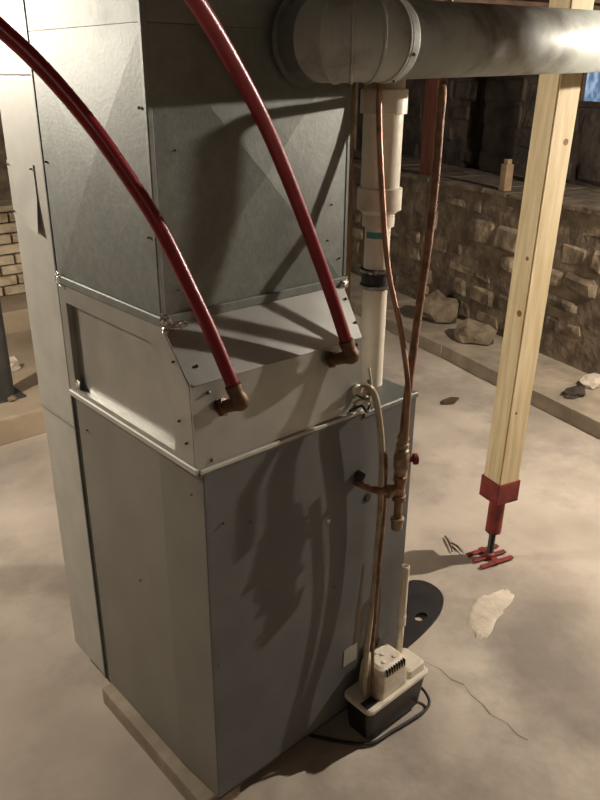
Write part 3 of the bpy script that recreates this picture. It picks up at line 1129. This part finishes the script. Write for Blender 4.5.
# ------------------------------------------------------------------ things along the right wall
q = H(XW + .06, 2.61, 1.0125)
b = MB()
b.box((-.03, -.028, 0), (.03, .028, .165), rot=HROT, org=q, bev=.006)
b.box((-.018, -.018, .165), (.018, .018, .195), rot=HROT, org=q, bev=.004)
tag(b.build('wood_block', M['tan']), 'pale upright block standing on the stone ledge left of the post', 'block')
q = H(XW + .10, 3.50, 1.013)
b = MB()
b.box((-.03, -.075, 0), (.03, .075, ZC - 1.016), rot=HROT, org=q, bev=.004)
tag(b.build('ledge_stud', M['redwood']), 'red brown wooden stud standing on the ledge behind the gas pipe', 'stud', 'wooden studs on the ledge')
q = H(XW + .45, 2.62, 1.013)
b = MB()
b.box((-.04, -.06, 0), (.04, .06, ZC - 1.016), rot=HROT, org=q, bev=.004)
tag(b.build('ledge_stud', M['redwood']), 'dark brown wooden stud standing on the ledge just left of the timber post', 'stud', 'wooden studs on the ledge')
q = H(2.86, 1.53, .082)
rubble('mortar_lump', (q.x, q.y, .086), (.085, .06, .035), M['patch'], 'pale mortar lump on the footing at the foot of the stone wall', 'rubble', 31, 'rubble on the footing')
q = H(2.66, 1.47, .082)
rubble('dark_stone', (q.x, q.y, .086), (.09, .05, .022), M['darkstone'], 'dark flat stone on the footing in front of the mortar lump', 'rubble', 32, 'rubble on the footing')
q = H(2.80, 2.95, .082)
rubble('fallen_stone', (q.x, q.y, .086), (.13, .16, .12), M['stone'], 'rough fallen stone on the footing behind the copper tube', 'rubble', 33, 'rubble on the footing')
q = H(2.75, 2.45, .082)
rubble('fallen_stone', (q.x, q.y, .086), (.12, .14, .08), M['stone'], 'rough fallen stone on the footing just left of the post', 'rubble', 34, 'rubble on the footing')

b = MB()
b.plate([(2.44, 1.235, .001), (2.50, 1.20, .001), (2.575, 1.225, .001), (2.545, 1.262, .001), (2.47, 1.265, .001)], .010, (0, 0, 1))
tag(b.build('wood_chip', M['wood_dark']), 'small dark wood chip on the floor left of the post', 'chip')
for k_, (p, q_, lb) in enumerate((((1.40, .40), (1.335, .315), 'dark twig on the floor beside the jack, the longer one'), ((1.38, .355), (1.36, .285), 'dark twig on the floor beside the jack, the shorter one'))):
    b = MB()
    a_ = Vector((*p, .006))
    z_ = Vector((*q_, .006))
    b.tube([a_, (a_ + z_) / 2 + Vector((.006, .004, .003)), z_], [.0035, .0045, .002], n=7)
    tag(b.build('twig', M['wood_dark']), lb, 'twig', 'twigs by the jack')

# ------------------------------------------------------------------ ceiling bulbs and the added fill bulb
for lb, p, pw in BULBS:
    t = thing('ceiling_bulb', (p[0], p[1], ZC - .002), lb, 'lamp', 'bare ceiling bulbs')
    b = MB()
    b.lathe((p[0], p[1], ZC - .002), (0, 0, -1), [(.055, 0), (.055, .012), (.030, .030), (.022, .055), (.018, .056)], n=24)
    b.build('lamp_holder', M['porcelain'], t)
    bm = bmesh.new()
    bmesh.ops.create_icosphere(bm, subdivisions=2, radius=BULB_R)
    b = MB()
    b.bm(bm, org=(p[0], p[1], p[2]), smooth=True)
    area = 4 * math.pi * BULB_R ** 2
    b.build('bulb', emit('glowing_bulb', BULB_TINT, pw / (math.pi * area)), t)
    b = MB()
    b.lathe((p[0], p[1], ZC - .055), (0, 0, -1), [(.014, 0), (.013, max(.004, ZC - .055 - p[2] - BULB_R * .8))], n=16)
    b.build('bulb_cap', M['screw'], t)
